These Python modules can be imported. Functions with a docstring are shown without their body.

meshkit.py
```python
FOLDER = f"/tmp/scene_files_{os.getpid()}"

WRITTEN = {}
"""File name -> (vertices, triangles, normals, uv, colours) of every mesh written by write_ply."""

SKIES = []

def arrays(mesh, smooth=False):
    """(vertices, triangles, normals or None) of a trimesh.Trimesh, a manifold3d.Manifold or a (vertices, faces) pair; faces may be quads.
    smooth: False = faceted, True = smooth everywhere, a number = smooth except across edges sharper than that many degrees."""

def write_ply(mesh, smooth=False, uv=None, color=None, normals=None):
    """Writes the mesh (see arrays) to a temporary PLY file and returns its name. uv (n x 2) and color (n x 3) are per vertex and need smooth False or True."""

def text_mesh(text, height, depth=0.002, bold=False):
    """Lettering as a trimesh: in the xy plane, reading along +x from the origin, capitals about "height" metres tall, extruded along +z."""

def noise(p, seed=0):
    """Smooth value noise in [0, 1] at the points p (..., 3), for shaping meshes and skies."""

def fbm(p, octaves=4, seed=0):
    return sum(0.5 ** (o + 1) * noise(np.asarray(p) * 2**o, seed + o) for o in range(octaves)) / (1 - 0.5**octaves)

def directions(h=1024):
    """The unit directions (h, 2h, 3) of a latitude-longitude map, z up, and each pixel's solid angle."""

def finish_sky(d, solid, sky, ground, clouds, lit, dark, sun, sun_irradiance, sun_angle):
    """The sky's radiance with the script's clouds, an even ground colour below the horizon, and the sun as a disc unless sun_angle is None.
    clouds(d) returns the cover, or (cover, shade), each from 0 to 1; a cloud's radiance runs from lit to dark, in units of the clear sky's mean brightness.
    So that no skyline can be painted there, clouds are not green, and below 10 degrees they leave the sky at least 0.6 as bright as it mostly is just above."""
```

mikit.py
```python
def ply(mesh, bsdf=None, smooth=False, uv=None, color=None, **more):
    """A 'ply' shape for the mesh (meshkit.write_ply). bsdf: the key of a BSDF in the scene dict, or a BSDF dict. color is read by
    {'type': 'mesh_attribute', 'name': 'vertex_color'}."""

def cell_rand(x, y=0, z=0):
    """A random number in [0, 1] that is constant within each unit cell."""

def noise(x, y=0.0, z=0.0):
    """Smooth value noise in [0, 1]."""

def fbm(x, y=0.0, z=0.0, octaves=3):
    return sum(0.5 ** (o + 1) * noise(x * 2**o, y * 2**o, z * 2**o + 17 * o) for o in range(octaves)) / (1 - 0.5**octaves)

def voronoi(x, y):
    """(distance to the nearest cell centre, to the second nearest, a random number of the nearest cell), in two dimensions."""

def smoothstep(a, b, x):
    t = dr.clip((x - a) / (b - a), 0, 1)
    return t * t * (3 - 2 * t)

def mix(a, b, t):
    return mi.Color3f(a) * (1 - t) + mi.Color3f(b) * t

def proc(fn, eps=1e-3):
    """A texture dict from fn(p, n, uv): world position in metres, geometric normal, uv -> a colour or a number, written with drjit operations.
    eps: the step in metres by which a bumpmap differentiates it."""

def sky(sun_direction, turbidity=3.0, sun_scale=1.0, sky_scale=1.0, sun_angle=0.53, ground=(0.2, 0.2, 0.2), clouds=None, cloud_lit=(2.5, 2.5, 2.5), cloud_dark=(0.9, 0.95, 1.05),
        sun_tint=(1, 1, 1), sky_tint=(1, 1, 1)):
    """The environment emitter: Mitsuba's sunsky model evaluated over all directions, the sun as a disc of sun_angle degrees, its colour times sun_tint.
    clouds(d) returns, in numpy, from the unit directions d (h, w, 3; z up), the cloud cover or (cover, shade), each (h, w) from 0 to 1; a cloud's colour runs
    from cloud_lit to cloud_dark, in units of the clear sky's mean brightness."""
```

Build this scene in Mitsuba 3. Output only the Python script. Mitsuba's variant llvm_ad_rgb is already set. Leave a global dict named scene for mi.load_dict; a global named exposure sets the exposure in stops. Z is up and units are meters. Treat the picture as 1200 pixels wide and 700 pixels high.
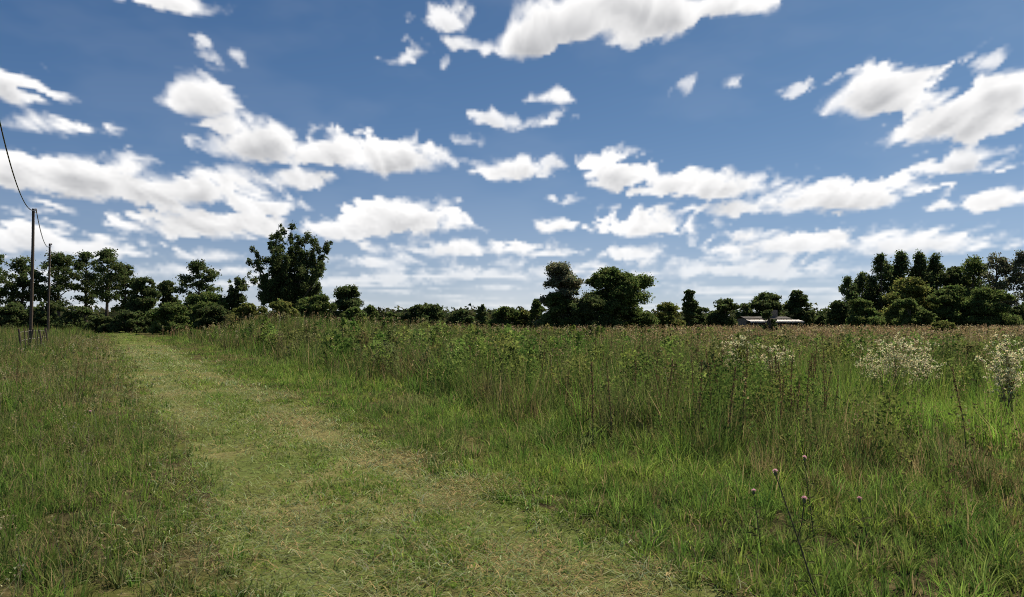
import math
import numpy as np
import mitsuba as mi
import drjit as dr
import mikit, meshkit

T = mi.ScalarTransform4f
scene, labels = {}, {}
PI = math.pi
def smooth(a, b, x):
    t = np.clip((np.asarray(x, float) - a) / (b - a), 0, 1)
    return t * t * (3 - 2 * t)

# ------------------------------------------------------------------ camera, sky, sun, exposure
EYE = 1.6
scene['camera'] = {'type': 'perspective', 'fov': 66.0, 'fov_axis': 'x', 'near_clip': 0.05, 'far_clip': 9000.0,
                   'to_world': T().look_at(origin=[0, 0, EYE], target=[0, math.cos(math.radians(1.66)), EYE + math.sin(math.radians(1.66))], up=[0, 0, 1])}
exposure = 2.45
SUN_AZ, SUN_EL = 46.0, 50.0          # degrees; azimuth from straight ahead towards the right
SUN = [math.sin(math.radians(SUN_AZ)) * math.cos(math.radians(SUN_EL)), math.cos(math.radians(SUN_AZ)) * math.cos(math.radians(SUN_EL)), math.sin(math.radians(SUN_EL))]

# fair-weather cumulus: (azimuth, elevation, half width, half height) in degrees, weight
CUMULUS = [(-23.9, 20.8, 4.0, .9, 1), (-19.6, 18.1, 1.4, .7, .3), (-33.3, 14.6, 3.1, 1.1, 1), (-31.1, 13.7, 2.2, .8, .9), (-30.1, 12.3, 3.1, .9, 1), (-21.6, 15.1, 2.6, 1.6, 1),
 (-18.1, 12.3, 4.2, 1.7, 1), (-12.9, 12.0, 5.6, 1.6, 1), (-8.1, 11.7, 4.2, 1.5, 1), (-32.3, 9.3, 3.2, 1.5, 1), (-28.1, 9.4, 5.5, 1.8, 1), (-23.0, 8.9, 6.9, 1.7, 1),
 (-17.5, 8.1, 3.3, .9, .9), (-15.2, 9.9, 2.4, .9, .9), (-20.8, 6.7, 6.4, 1.3, 1), (-8.0, 7.5, 5.9, 1.5, 1), (-12.8, 6.6, 3.6, 1.1, .9), (-30.4, 7.0, 1.8, .6, .8),
 (-32.0, 5.2, 3.2, 1.3, 1), (-28.2, 4.7, 4.1, .9, 1), (-4.0, 5.3, 7.4, .6, 1), (2.5, 5.0, 2.5, .4, .8), (-20.8, 4.5, 2.7, .5, .9), (-9.8, 4.3, 3.4, .6, .9),
 (-4.4, 21.2, 2.3, 1.3, .75), (-6.9, 19.0, 1.7, .8, .55), (-3.4, 19.7, 1.9, .9, .7), (5.6, 20.9, 6.6, 2.2, 1), (1.3, 20.0, 2.8, 1.6, 1), (15.3, 21.4, 3.9, 1.0, 1), (8.7, 21.7, 5.6, 2.3, 1),
 (2.0, 15.9, 2.2, .5, .9), (-.7, 14.5, 1.6, .5, .65), (2.4, 14.1, 1.6, .5, .7), (-3.1, 12.9, 1.6, .4, .55), (0.0, 11.1, 2.7, 1.1, 1), (3.1, 11.5, 1.5, .5, .5), (4.0, 8.6, .9, .4, .6),
 (3.4, 7.0, 2.2, .6, 1), (7.7, 10.7, 3.6, 1.5, 1), (14.9, 9.6, 4.3, 1.3, 1), (11.7, 9.8, 3.7, 1.2, 1), (22.4, 8.3, 6.6, 1.3, 1), (16.3, 7.9, 3.6, .6, .9), (9.9, 7.0, 4.0, 1.1, 1),
 (8.6, 4.9, 2.6, .6, 1), (25.4, 14.9, 4.5, 1.9, 1), (29.1, 13.0, 4.4, 1.9, 1), (32.3, 14.0, 2.6, 1.3, 1), (31.2, 16.0, 1.3, .6, .55), (20.4, 15.6, .7, .4, .3), (12.7, 16.4, .6, .5, .35),
 (15.7, 16.4, .8, .5, .3), (30.4, 10.0, 3.0, .8, .8), (32.1, 7.5, 1.9, .7, 1), (28.9, 7.4, .7, .4, .8), (27.5, 5.2, 5.2, 1.1, 1), (19.7, 5.4, 7.3, 1.0, 1), (16.9, 3.7, 7.7, 1.0, .85)]

def billow(p, octaves, seed):
    """Rounded heaps with creases between them, in [0, 1]."""
    return sum(.5 ** o * (1 - np.abs(2 * meshkit.noise(p * 2 ** o, seed + o) - 1)) for o in range(octaves)) / (2 - .5 ** (octaves - 1))

def cloud_density(az, el):
    """How deep inside a cloud each direction is (0 at its edge), and the cloud's own relief."""
    s = np.clip(.50 + .035 * el, .5, 1.4)                 # far clouds near the horizon show finer detail
    zero = np.zeros_like(az)
    p = np.stack([az * .42 / s, el * .80 / s, zero], -1)
    warp = np.stack([meshkit.fbm(p * .8 + 40, 4, 3) - .5, meshkit.fbm(p * .8 + 70, 4, 4) - .5, zero], -1)
    heap = billow(p + warp * 1.3, 5, 11) - .55
    wisp = meshkit.fbm(p * np.array([1.3, 2.2, 1]) + warp * 2.6 + 9, 5, 5) - .5
    fray = meshkit.fbm(p * np.array([3.0, 3.6, 1]) + warp * 3.0 + 31, 4, 8) - .5
    body, soft = np.full(az.shape, -9.0), zero.copy()
    wx, wy = az + warp[..., 0] * 1.3 * s, el + warp[..., 1] * .6 * s
    for a, e, rx, ry, wt in CUMULUS:
        m = (np.abs(az - a) < 2.4 * rx + 1) & (np.abs(el - e) < 2.8 * ry + .6)
        if m.any():
            dx, dy = (wx[m] - a) / (rx * .97), (wy[m] - e + .25 * ry) / (ry * .97)
            dy = np.where(dy < 0, dy * 1.6, dy * .82)
            f = (1.0 - np.sqrt(dx * dx + dy * dy)) * min(1, .45 + .40 * ry) * (.35 + .65 * wt) - .04 * (1 - wt)
            soft[m] = np.where(f > body[m], 1 - wt, soft[m]); body[m] = np.maximum(body[m], f)
    # the rest of the sky: a broken deck of the same clouds, and its small far rows near the horizon
    k = 1 / (np.sin(np.radians(np.clip(el, .3, 90))) + .035)
    q = np.stack([np.sin(np.radians(az)) * np.cos(np.radians(el)) * k, np.cos(np.radians(az)) * np.cos(np.radians(el)) * k, zero], -1)
    deck = meshkit.fbm(q * 1.1 + 3.3, 5, 21)
    outside = smooth(34, 40, np.abs(az)) + smooth(23, 27, el)
    body = np.maximum(body, np.where(outside > 0, (deck - .61) * 4 * np.clip(outside, 0, 1) - (1 - np.clip(outside, 0, 1)) * 2, -9))
    far = meshkit.fbm(q * np.array([.55, 1.0, 1]) + 8.1, 4, 31)
    body = np.maximum(body, (far - .50) * 1.7 - 1.3 * smooth(3.6, 6.2, el))
    calm = .35 + .65 * smooth(1.0, 6.5, el)                # the map has too few pixels for fine detail in the far rows
    relief = .55 * heap + .75 * (billow(p * 1.7 + warp * 1.6 + 13, 4, 91) - .55)
    return body + calm * (heap * .52 + wisp * (1.15 + 2.0 * soft) + fray * (.55 + .9 * soft)) - .06, relief, soft

def clouds(d):
    az = np.degrees(np.arctan2(d[..., 0], d[..., 1]))
    el = np.degrees(np.arcsin(np.clip(d[..., 2], -1, 1)))
    D, heap, soft = cloud_density(az, el)
    ragged = smooth(.40, .62, meshkit.fbm(np.stack([az * .35, el * .7, az * 0], -1), 3, 55))
    cover = smooth(-.03 - .12 * ragged - .1 * (1 - smooth(2, 7, el)), .20 + .30 * ragged + .36 * soft + .2 * (1 - smooth(2, 7, el)), D) * (1 - .35 * soft)
    # cloud between each direction and the sun, which stands high ahead: thick cores and bases are grey
    thick = np.zeros_like(D); S = sum(np.roll(D, q, 1) for q in (-3, -2, -1, 0, 1, 2, 3)) / 7
    for k, w in ((1, .10), (2, .12), (3, .14), (4, .14), (5, .14), (6, .13), (8, .12), (10, .1), (12, .08)):
        up = np.vstack([np.repeat(S[:1], k, 0), S[:-k]])      # row 0 is the zenith
        thick += w * np.clip(up, 0, .9)
    shade = np.clip(1.05 * thick + .15 * smooth(.2, .8, D) - .75 * heap - .02, 0, 1) * (.35 + .65 * smooth(1.5, 7, el))
    cover = cover * (.97 - .48 * (1 - smooth(1.0, 6.5, el)))
    veil = (.025 + .14 * (1 - smooth(0, 5, el))) * smooth(.42, .75, meshkit.fbm(np.stack([az * .15, el * .4, az * 0], -1), 5, 77))
    veil = veil + .50 * np.exp(-np.clip(el, 0, 90) / 4.0)      # thin high cloud thickening to a white horizon
    return 1 - (1 - cover) * (1 - np.clip(veil, 0, 1)), shade * cover / np.maximum(cover + veil, 1e-3)

scene['sky'] = mikit.sky(SUN, turbidity=3, clouds=clouds, sky_scale=.33, sky_tint=(.70, .94, 1.20), cloud_lit=(7.0, 6.9, 6.8), cloud_dark=(3.2, 3.22, 3.3), ground=(.10, .11, .06))

# ------------------------------------------------------------------ materials
def vcol(): return {'type': 'mesh_attribute', 'name': 'vertex_color'}
scene['grass_blade'] = {'type': 'principledthin', 'base_color': vcol(), 'roughness': .48, 'diff_trans': 1.0, 'spec_trans': 0.0, 'eta': 1.35}
scene['leaf'] = {'type': 'principledthin', 'base_color': vcol(), 'roughness': .5, 'diff_trans': 1.1, 'spec_trans': 0.0, 'eta': 1.35}
scene['stem_skin'] = {'type': 'twosided', 'bsdf': {'type': 'principled', 'base_color': vcol(), 'roughness': .7}}

def soil(p, n, uv):
    a = mikit.fbm(p.x * .9, p.y * .9, 0, 4)
    b = mikit.fbm(p.x * 14, p.y * 14, 3, 3)
    c = mikit.mix((.045, .042, .024), (.065, .075, .026), mikit.smoothstep(.35, .65, a))
    return mikit.mix(c, (.14, .12, .065), mikit.smoothstep(.52, .8, b) * .6)
def thatch(p, n, uv):
    a = mikit.fbm(p.x * .7, p.y * .7, 5, 4)
    b = mikit.fbm(p.x * 26, p.y * 26, 1, 3)
    g = mikit.fbm(p.x * 3.1, p.y * 3.1, 9, 3)
    c = mikit.mix((.085, .115, .038), (.145, .145, .066), mikit.smoothstep(.40, .66, a))
    c = mikit.mix(c, (.085, .11, .032), mikit.smoothstep(.5, .7, g) * .7)
    return mikit.mix(c, (.05, .042, .024), mikit.smoothstep(.55, .75, b) * .55)
scene['soil_material'] = {'type': 'bumpmap', 'arbitrary': mikit.proc(lambda p, n, uv: mikit.fbm(p.x * 12, p.y * 12, 0, 3), .01), 'scale': .03, 'bsdf': {'type': 'diffuse', 'reflectance': mikit.proc(soil)}}
scene['path_material'] = {'type': 'bumpmap', 'arbitrary': mikit.proc(lambda p, n, uv: mikit.fbm(p.x * 18, p.y * 18, 2, 3), .01), 'scale': .025, 'bsdf': {'type': 'diffuse', 'reflectance': mikit.proc(thatch)}}
def bark(p, n, uv):
    return mikit.mix((.055, .045, .035), (.13, .115, .095), mikit.fbm(p.x * 3, p.y * 3, p.z * .8, 3))
def pale_bark(p, n, uv):
    return mikit.mix((.34, .31, .27), (.16, .14, .115), mikit.smoothstep(.45, .7, mikit.fbm(p.x * 2, p.y * 2, p.z * .5, 3)))
def weathered(p, n, uv):
    return mikit.mix((.055, .046, .038), (.12, .105, .09), mikit.fbm(p.x * 22, p.y * 22, p.z * .7, 3))
scene['bark'] = {'type': 'twosided', 'bsdf': {'type': 'diffuse', 'reflectance': mikit.proc(bark)}}
scene['pale_bark'] = {'type': 'twosided', 'bsdf': {'type': 'diffuse', 'reflectance': mikit.proc(pale_bark)}}
scene['pole_timber'] = {'type': 'twosided', 'bsdf': {'type': 'diffuse', 'reflectance': mikit.proc(weathered)}}
scene['dark_rubber'] = {'type': 'roughplastic', 'diffuse_reflectance': {'type': 'rgb', 'value': [.02, .02, .022]}, 'alpha': .3}
scene['galvanised'] = {'type': 'twosided', 'bsdf': {'type': 'principled', 'base_color': {'type': 'rgb', 'value': [.35, .35, .35]}, 'metallic': .6, 'roughness': .5}}
scene['porcelain'] = {'type': 'roughplastic', 'diffuse_reflectance': {'type': 'rgb', 'value': [.25, .2, .17]}, 'alpha': .15}
def sheet_white(p, n, uv): return mikit.mix((.55, .55, .54), (.38, .37, .35), mikit.smoothstep(.5, .8, mikit.fbm(p.x * .8, p.y * .8, p.z, 3)))
def sheet_grey(p, n, uv): return mikit.mix((.12, .125, .13), (.08, .076, .07), mikit.smoothstep(.4, .7, mikit.fbm(p.x * .9, p.y * .9, p.z, 3)))
def plaster(p, n, uv): return mikit.mix((.15, .145, .135), (.11, .105, .095), mikit.fbm(p.x * 1.3, p.y, p.z * 1.6, 3))
scene['white_sheet'] = {'type': 'twosided', 'bsdf': {'type': 'principled', 'base_color': mikit.proc(sheet_white), 'roughness': .4}}
scene['grey_sheet'] = {'type': 'twosided', 'bsdf': {'type': 'diffuse', 'reflectance': mikit.proc(sheet_grey)}}
scene['plaster'] = {'type': 'twosided', 'bsdf': {'type': 'diffuse', 'reflectance': mikit.proc(plaster)}}
scene['dark_paint'] = {'type': 'twosided', 'bsdf': {'type': 'principled', 'base_color': {'type': 'rgb', 'value': [.06, .045, .035]}, 'roughness': .5}}
scene['window_glass'] = {'type': 'thindielectric'}

# ------------------------------------------------------------------ the lie of the land
DX, DY = -.457, .889                                     # the track runs away to the left
def across(x, y): return DY * np.asarray(x) - DX * np.asarray(y)
def along(x, y): return DX * np.asarray(x) + DY * np.asarray(y)
def n2(x, y, f, seed=0, o=3): return meshkit.fbm(np.stack([np.asarray(x, float) * f, np.asarray(y, float) * f, np.zeros(np.shape(x))], -1), o, seed)
def terrain(x, y):
    x, y = np.asarray(x, float), np.asarray(y, float)
    u = across(x, y)
    z = .16 * (n2(x, y, .12, 4, 2) - .5) * np.exp(-(x * x + y * y) / 80**2)
    z = z + 1.35 * np.exp(-((x + 19) / 15)**2 - ((y - 56) / 17)**2) * smooth(4, 11, u)
    z = z + .06 * smooth(3.3, 5.6, u) * (1 - smooth(30, 60, y))
    return z - .035 * np.exp(-((u - 1.25) / .28)**2) - .035 * np.exp(-((u - 2.75) / .28)**2)
PATH0, PATH1 = .75, 3.3
def edge_l(v): return PATH0 + .7 * (n2(v, v * 0, .16, 61) - .5) + .5 * (n2(v, v * 0, .9, 62) - .5)
def edge_r(v): return PATH1 + .5 * (n2(v, v * 0, .16, 63) - .5) + .5 * (n2(v, v * 0, .9, 64) - .5)

def ground_meshes():
    us_r = np.concatenate([np.arange(0, 8, .25), 8 * 1.16 ** np.arange(0, 48)])
    v = np.concatenate([-(20 * 1.35 ** np.arange(0, 18))[::-1], np.arange(-19, 30, .35), 30 * 1.035 ** np.arange(0, 165)])
    el, er = edge_l(v), edge_r(v)
    cols = [el - s for s in us_r[::-1]]                     # ... left side up to the path's edge
    k0 = len(cols) - 1
    for i in range(1, 10): cols.append(el + (er - el) * i / 10)
    k1 = len(cols)
    cols += [er + s for s in us_r]
    U = np.stack(cols, 1); V = np.repeat(v[:, None], U.shape[1], 1)
    X, Y = DY * U + DX * V, -DX * U + DY * V
    P = np.stack([X, Y, terrain(X, Y)], -1).reshape(-1, 3)
    ny, nx = U.shape
    i, j = np.meshgrid(np.arange(ny - 1), np.arange(nx - 1), indexing='ij')
    a = i * nx + j
    q = np.stack([a, a + 1, a + nx + 1, a + nx], -1)
    inpath = (j >= k0) & (j < k1) & (v[i] > -19) & (v[i] < 170)
    def sub(m):
        f = q[m].reshape(-1, 4); ids, inv = np.unique(f, return_inverse=True)
        return P[ids], inv.reshape(-1, 4)
    return sub(~inpath), sub(inpath)
g, pth = ground_meshes()
scene['ground'] = mikit.ply(g, 'soil_material', smooth=True); labels['ground'] = {'label': 'flat pasture soil under the grass reaching the horizon', 'category': 'ground', 'kind': 'structure'}
scene['path'] = mikit.ply(pth, 'path_material', smooth=True); labels['path'] = {'label': 'mown grass track running away to the left between taller grass', 'category': 'path', 'kind': 'structure'}
labels['sky'] = {'label': 'blue sky with scattered white cumulus clouds', 'category': 'sky', 'kind': 'structure'}

# ------------------------------------------------------------------ mesh helpers
def tube(pts, rad, k=6, cap=True):
    pts = np.asarray(pts, float); rad = np.asarray(rad, float); n = len(pts)
    t = np.gradient(pts, axis=0); t /= np.linalg.norm(t, axis=1, keepdims=True) + 1e-9
    ref = np.where(np.abs(t[:, 2:3]) < .9, [[0, 0, 1.]], [[1., 0, 0]])
    a = np.cross(t, ref); a /= np.linalg.norm(a, axis=1, keepdims=True) + 1e-9; b = np.cross(t, a)
    an = np.arange(k) * 2 * PI / k
    V = (pts[:, None] + rad[:, None, None] * (np.cos(an)[None, :, None] * a[:, None] + np.sin(an)[None, :, None] * b[:, None])).reshape(-1, 3)
    i, j = np.meshgrid(np.arange(n - 1), np.arange(k), indexing='ij')
    p, q = i * k + j, i * k + (j + 1) % k
    F = np.concatenate([np.stack([p, q, q + k], -1).reshape(-1, 3), np.stack([p, q + k, p + k], -1).reshape(-1, 3)])
    if cap:
        c = len(V); V = np.vstack([V, pts[-1:], pts[:1]]); e = (n - 1) * k; jj = np.arange(k)
        F = np.vstack([F, np.stack([e + jj, e + (jj + 1) % k, jj * 0 + c], 1), np.stack([(jj + 1) % k, jj, jj * 0 + c + 1], 1)])
    return V, F
def join(parts):
    V, F, at = [], [], 0
    for v, f in parts:
        f = np.asarray(f)
        if f.shape[1] == 4: f = np.vstack([f[:, [0, 1, 2]], f[:, [0, 2, 3]]])
        V.append(v); F.append(f + at); at += len(v)
    return np.vstack(V), np.vstack(F)
def box(x0, x1, y0, y1, z0, z1):
    V = np.array([[x, y, z] for x in (x0, x1) for y in (y0, y1) for z in (z0, z1)], float)
    F = np.array([[0, 1, 3], [0, 3, 2], [4, 6, 7], [4, 7, 5], [0, 4, 5], [0, 5, 1], [2, 3, 7], [2, 7, 6], [0, 2, 6], [0, 6, 4], [1, 5, 7], [1, 7, 3]])
    return V, F
def numbered(key):
    k, i = key, 0
    while k in labels or k in scene or any(s.startswith(k + '__') for s in scene): i += 1; k = f'{key}_{i:03d}'
    return k
def part(key, name, mesh, mat, **kw):
    k = numbered(key + '__' + name); scene[k] = mikit.ply(mesh, mat, **kw); return k
def say(key, label, cat, group=None, kind=None):
    labels[key] = {'label': label, 'category': cat}
    if group: labels[key]['group'] = group
    if kind: labels[key]['kind'] = kind

def unit(v): return v / (np.linalg.norm(v, axis=-1, keepdims=True) + 1e-9)
def leaf_tris(C, N, s, rng, aspect=.62):
    """One three-cornered leaf (or leaf spray) per point, facing about N."""
    n = len(C); r = unit(rng.normal(size=(n, 3)))
    a = unit(np.cross(N, r)); b = np.cross(N, a); s = np.broadcast_to(s, (n,))[:, None]
    V = np.stack([C + a * s * .72, C - a * s * .42 + b * s * aspect, C - a * s * .42 - b * s * aspect], 1).reshape(-1, 3)
    return V, np.arange(3 * n).reshape(-1, 3)
def tint(rng, n, base, spread=.25, alt=None, p=0.0):
    c = np.asarray(base)[None] * (1 + spread * rng.normal(size=(n, 1)) * .6) * (1 + .10 * rng.normal(size=(n, 3)))
    if alt is not None:
        m = rng.random(n) < p
        c[m] = np.asarray(alt) * (1 + .2 * rng.normal(size=(m.sum(), 1)))
    return np.clip(c, .004, .9)

# ------------------------------------------------------------------ trees
def lobe_cloud(rng, lobes, s, cover):
    C, N = [], []
    for (c, r) in lobes:
        area = 4 * PI * ((r[0] * r[1]) ** 1.6 / 3 + (r[0] * r[2]) ** 1.6 / 3 + (r[1] * r[2]) ** 1.6 / 3) ** (1 / 1.6)
        n = max(6, int(cover * area / (s * s * .7)))
        d = unit(rng.normal(size=(n, 3)))
        rad = rng.random(n) ** .45 * (1 + .16 * rng.normal(size=n)); far = rng.random(n) < .24; rad[far] *= rng.uniform(1.03, 1.45, far.sum())
        C.append(c + d * rad[:, None] * r); N.append(unit(d * .6 + rng.normal(size=(n, 3)) * .8 + [0, 0, .3]))
    return np.vstack(C), np.vstack(N)

def make_tree(kind, x, y, H, W, rng, leafcol, s, cover=1.0):
    """(wood mesh, leaf points, leaf normals) of one tree standing at x, y; sizes in metres."""
    z0 = float(terrain(x, y)); base = np.array([x, y, z0]); wood, lobes = [], []
    def limb(p0, p1, r0, r1, sag=.12, k=5):
        t = np.linspace(0, 1, 5)[:, None]; L = np.linalg.norm(p1 - p0)
        mid = rng.normal(size=3) * L * .05 + [0, 0, sag * L]
        wood.append(tube(p0 + (p1 - p0) * t + mid * (4 * t * (1 - t)) * .5, r0 + (r1 - r0) * t[:, 0], k))
    def trunk(top, r0, r1, bend=.03):
        t = np.linspace(0, 1, 7)[:, None]; off = np.array([*rng.normal(size=2), 0]) * H * bend
        P = base + np.array([0, 0, 1.]) * top * t + off * np.sin(PI * t * .8); P[0, 2] -= .2
        wood.append(tube(P, r0 * (1 - t[:, 0]) + r1 * t[:, 0] + r0 * .35 * np.exp(-t[:, 0] * 14), 7)); return P
    def at(P, h): return np.array([np.interp(h, P[:, 2] - z0, P[:, k]) for k in range(3)])
    if kind in ('pine', 'gum'):
        P = trunk(H * .97, .018 * H + .06, .035)
        low = .36 if kind == 'pine' else .12
        nl = int(rng.integers(22, 28)) if kind == 'pine' else int(rng.integers(48, 60))
        for i in range(nl):
            f = low + (1 - low) * ((i + rng.random()) / nl) ** .85
            wide = W / 2 * (1 - .75 * max(0, (f - .72) / .28) ** 1.5) * (.55 + .45 * min(1, (f - low) / .18))
            a = rng.random() * 2 * PI; rr = wide * math.sqrt(rng.random() * .9 + .05)
            r = W * (rng.uniform(.12, .20) if kind == 'pine' else rng.uniform(.08, .15))
            c = at(P, f * H - r * .3) + [math.cos(a) * max(rr - r * .5, 0), math.sin(a) * max(rr - r * .5, 0), 0]
            lobes.append((c, np.array([r * 1.1, r * 1.1, r * (.58 if kind == 'pine' else .9)])))
            limb(at(P, max(f * H - rr * .55 - .4, .2 * H)), c, .035 + .006 * H, .02, .1)
    elif kind in ('broad', 'bush'):
        low = .04 if kind == 'broad' else .0
        P = trunk(H * .72, .022 * H + .05, .04)
        R0 = .23 * min(W, H)
        ns = int(np.clip(.62 * W * H / R0 ** 2, 9, 26))                     # heavy boughs, each carrying its own heap of foliage
        order = rng.permutation(ns)
        for b in range(ns):
            a = b * 2.4 + rng.random() * .8; hi = (order[b] + rng.random()) / ns
            R = R0 * rng.uniform(.72, 1.22)
            zc = H * low + R * .5 + (H * (1 - low) - R * 1.4) * hi
            half = W / 2 * math.sqrt(max(0, 1 - max(0, (zc / H - .36) / .56) ** 2)) * rng.uniform(.78, 1.12)
            reach = max(half - R * .85, 0) * rng.random() ** .4
            c0 = base + [math.cos(a) * reach, math.sin(a) * reach, max(zc, R * .6)]
            limb(at(P, max(.12 * H, (c0[2] - z0) * .5)), c0, .04 + .007 * H, .03, .08)
            for q in range(15):
                d = unit(rng.normal(size=3)); d[2] = abs(d[2]) * .9 - .25
                r = R * rng.uniform(.22, .46); c = c0 + d * (R * np.array([1.15, 1.15, .85]) - r * .6) * rng.uniform(.6, 1.08)
                c[2] = max(c[2], z0 + r * .5); lobes.append((c, r * np.array([1.15, 1.15, .8])))
                if q % 5 == 0: limb(c0, c, .03, .015, .05, 4)
        for q in range(int(14 * min(1.4, W / 6)) if kind == 'bush' else 8):   # and a leafy skirt round the foot
            a = rng.random() * 2 * PI; r = min(W, H) * rng.uniform(.08, .14); q = math.sqrt(rng.random())
            lobes.append((base + [math.cos(a) * W * .46 * q, math.sin(a) * W * .46 * q, H * rng.uniform(.06, .32)], r * np.array([1.2, 1.2, .9])))
    elif kind == 'plume':
        P = trunk(H * .3, .05 * H, .04 * H, .01)
        for f, hf in ((-.46, .77), (-.51, .54), (-.38, .66), (-.29, .89), (-.18, .90), (-.11, .98), (-.02, 1.0), (.06, .90), (.13, .80), (.19, .92), (.28, .86), (.34, .74), (.455, .86), (.48, .62), (.40, .46), (-.2, .62), (.2, .6), (0, .72)):
            fan = f * W; a = rng.random() * PI * 2; top = H * hf
            tip = base + [fan, math.sin(a) * W * .22, top]
            p0 = base + [fan * .12, 0, H * .2]
            ctl = base + [fan * .62, math.sin(a) * W * .12, H * .2 + (top - H * .2) * .42]
            t = np.linspace(0, 1, 8)[:, None]
            Q = (1 - t) ** 2 * p0 + 2 * t * (1 - t) * ctl + t * t * tip
            wood.append(tube(Q, np.linspace(.018 * H, .02, 8), 5))
            m = int((top - H * .2) / .42)
            for j in range(m):
                tt = .16 + .84 * (j + rng.random() * .6) / m
                c = (1 - tt) ** 2 * p0 + 2 * tt * (1 - tt) * ctl + tt * tt * tip
                r = W * (.063 - .026 * tt) * rng.uniform(.5, 1.3)
                o = rng.normal(size=3) * [r * .9, r * .9, r * .4]
                lobes.append((c + o, np.array([r, r, r * 1.25])))
        for i in range(20):                                                   # low skirt of twiggy foliage
            a = rng.random() * 2 * PI; rr = W * rng.uniform(.05, .42); r = W * rng.uniform(.05, .08)
            lobes.append((base + [math.cos(a) * rr, math.sin(a) * rr * .6, H * rng.uniform(.10, .42) - rr * .1], np.array([r, r, r])))
    elif kind == 'spire':
        P = trunk(H * .97, .018 * H + .06, .03, .015)
        nl = int(H * 3.6)
        for i in range(nl):
            f = .08 + .92 * (i + rng.random() * .6) / nl
            wide = W / 2 * min(1, (1.02 - f) * 2.4 + .14)
            a = rng.random() * 2 * PI; r = W * rng.uniform(.10, .19) * (1.15 - .45 * f)
            c = at(P, f * H - r) + [math.cos(a) * max(wide - r, 0) * rng.uniform(.4, 1.), math.sin(a) * max(wide - r, 0), 0]
            lobes.append((c, r * np.array([1, 1, 1.25])))
            if i % 2 == 0: limb(at(P, max(f * H - r * 2.2, .05 * H)), c, .03, .015, .05)
    elif kind == 'willow':
        P = trunk(H * .9, .025 * H + .05, .05, .05)
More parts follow.
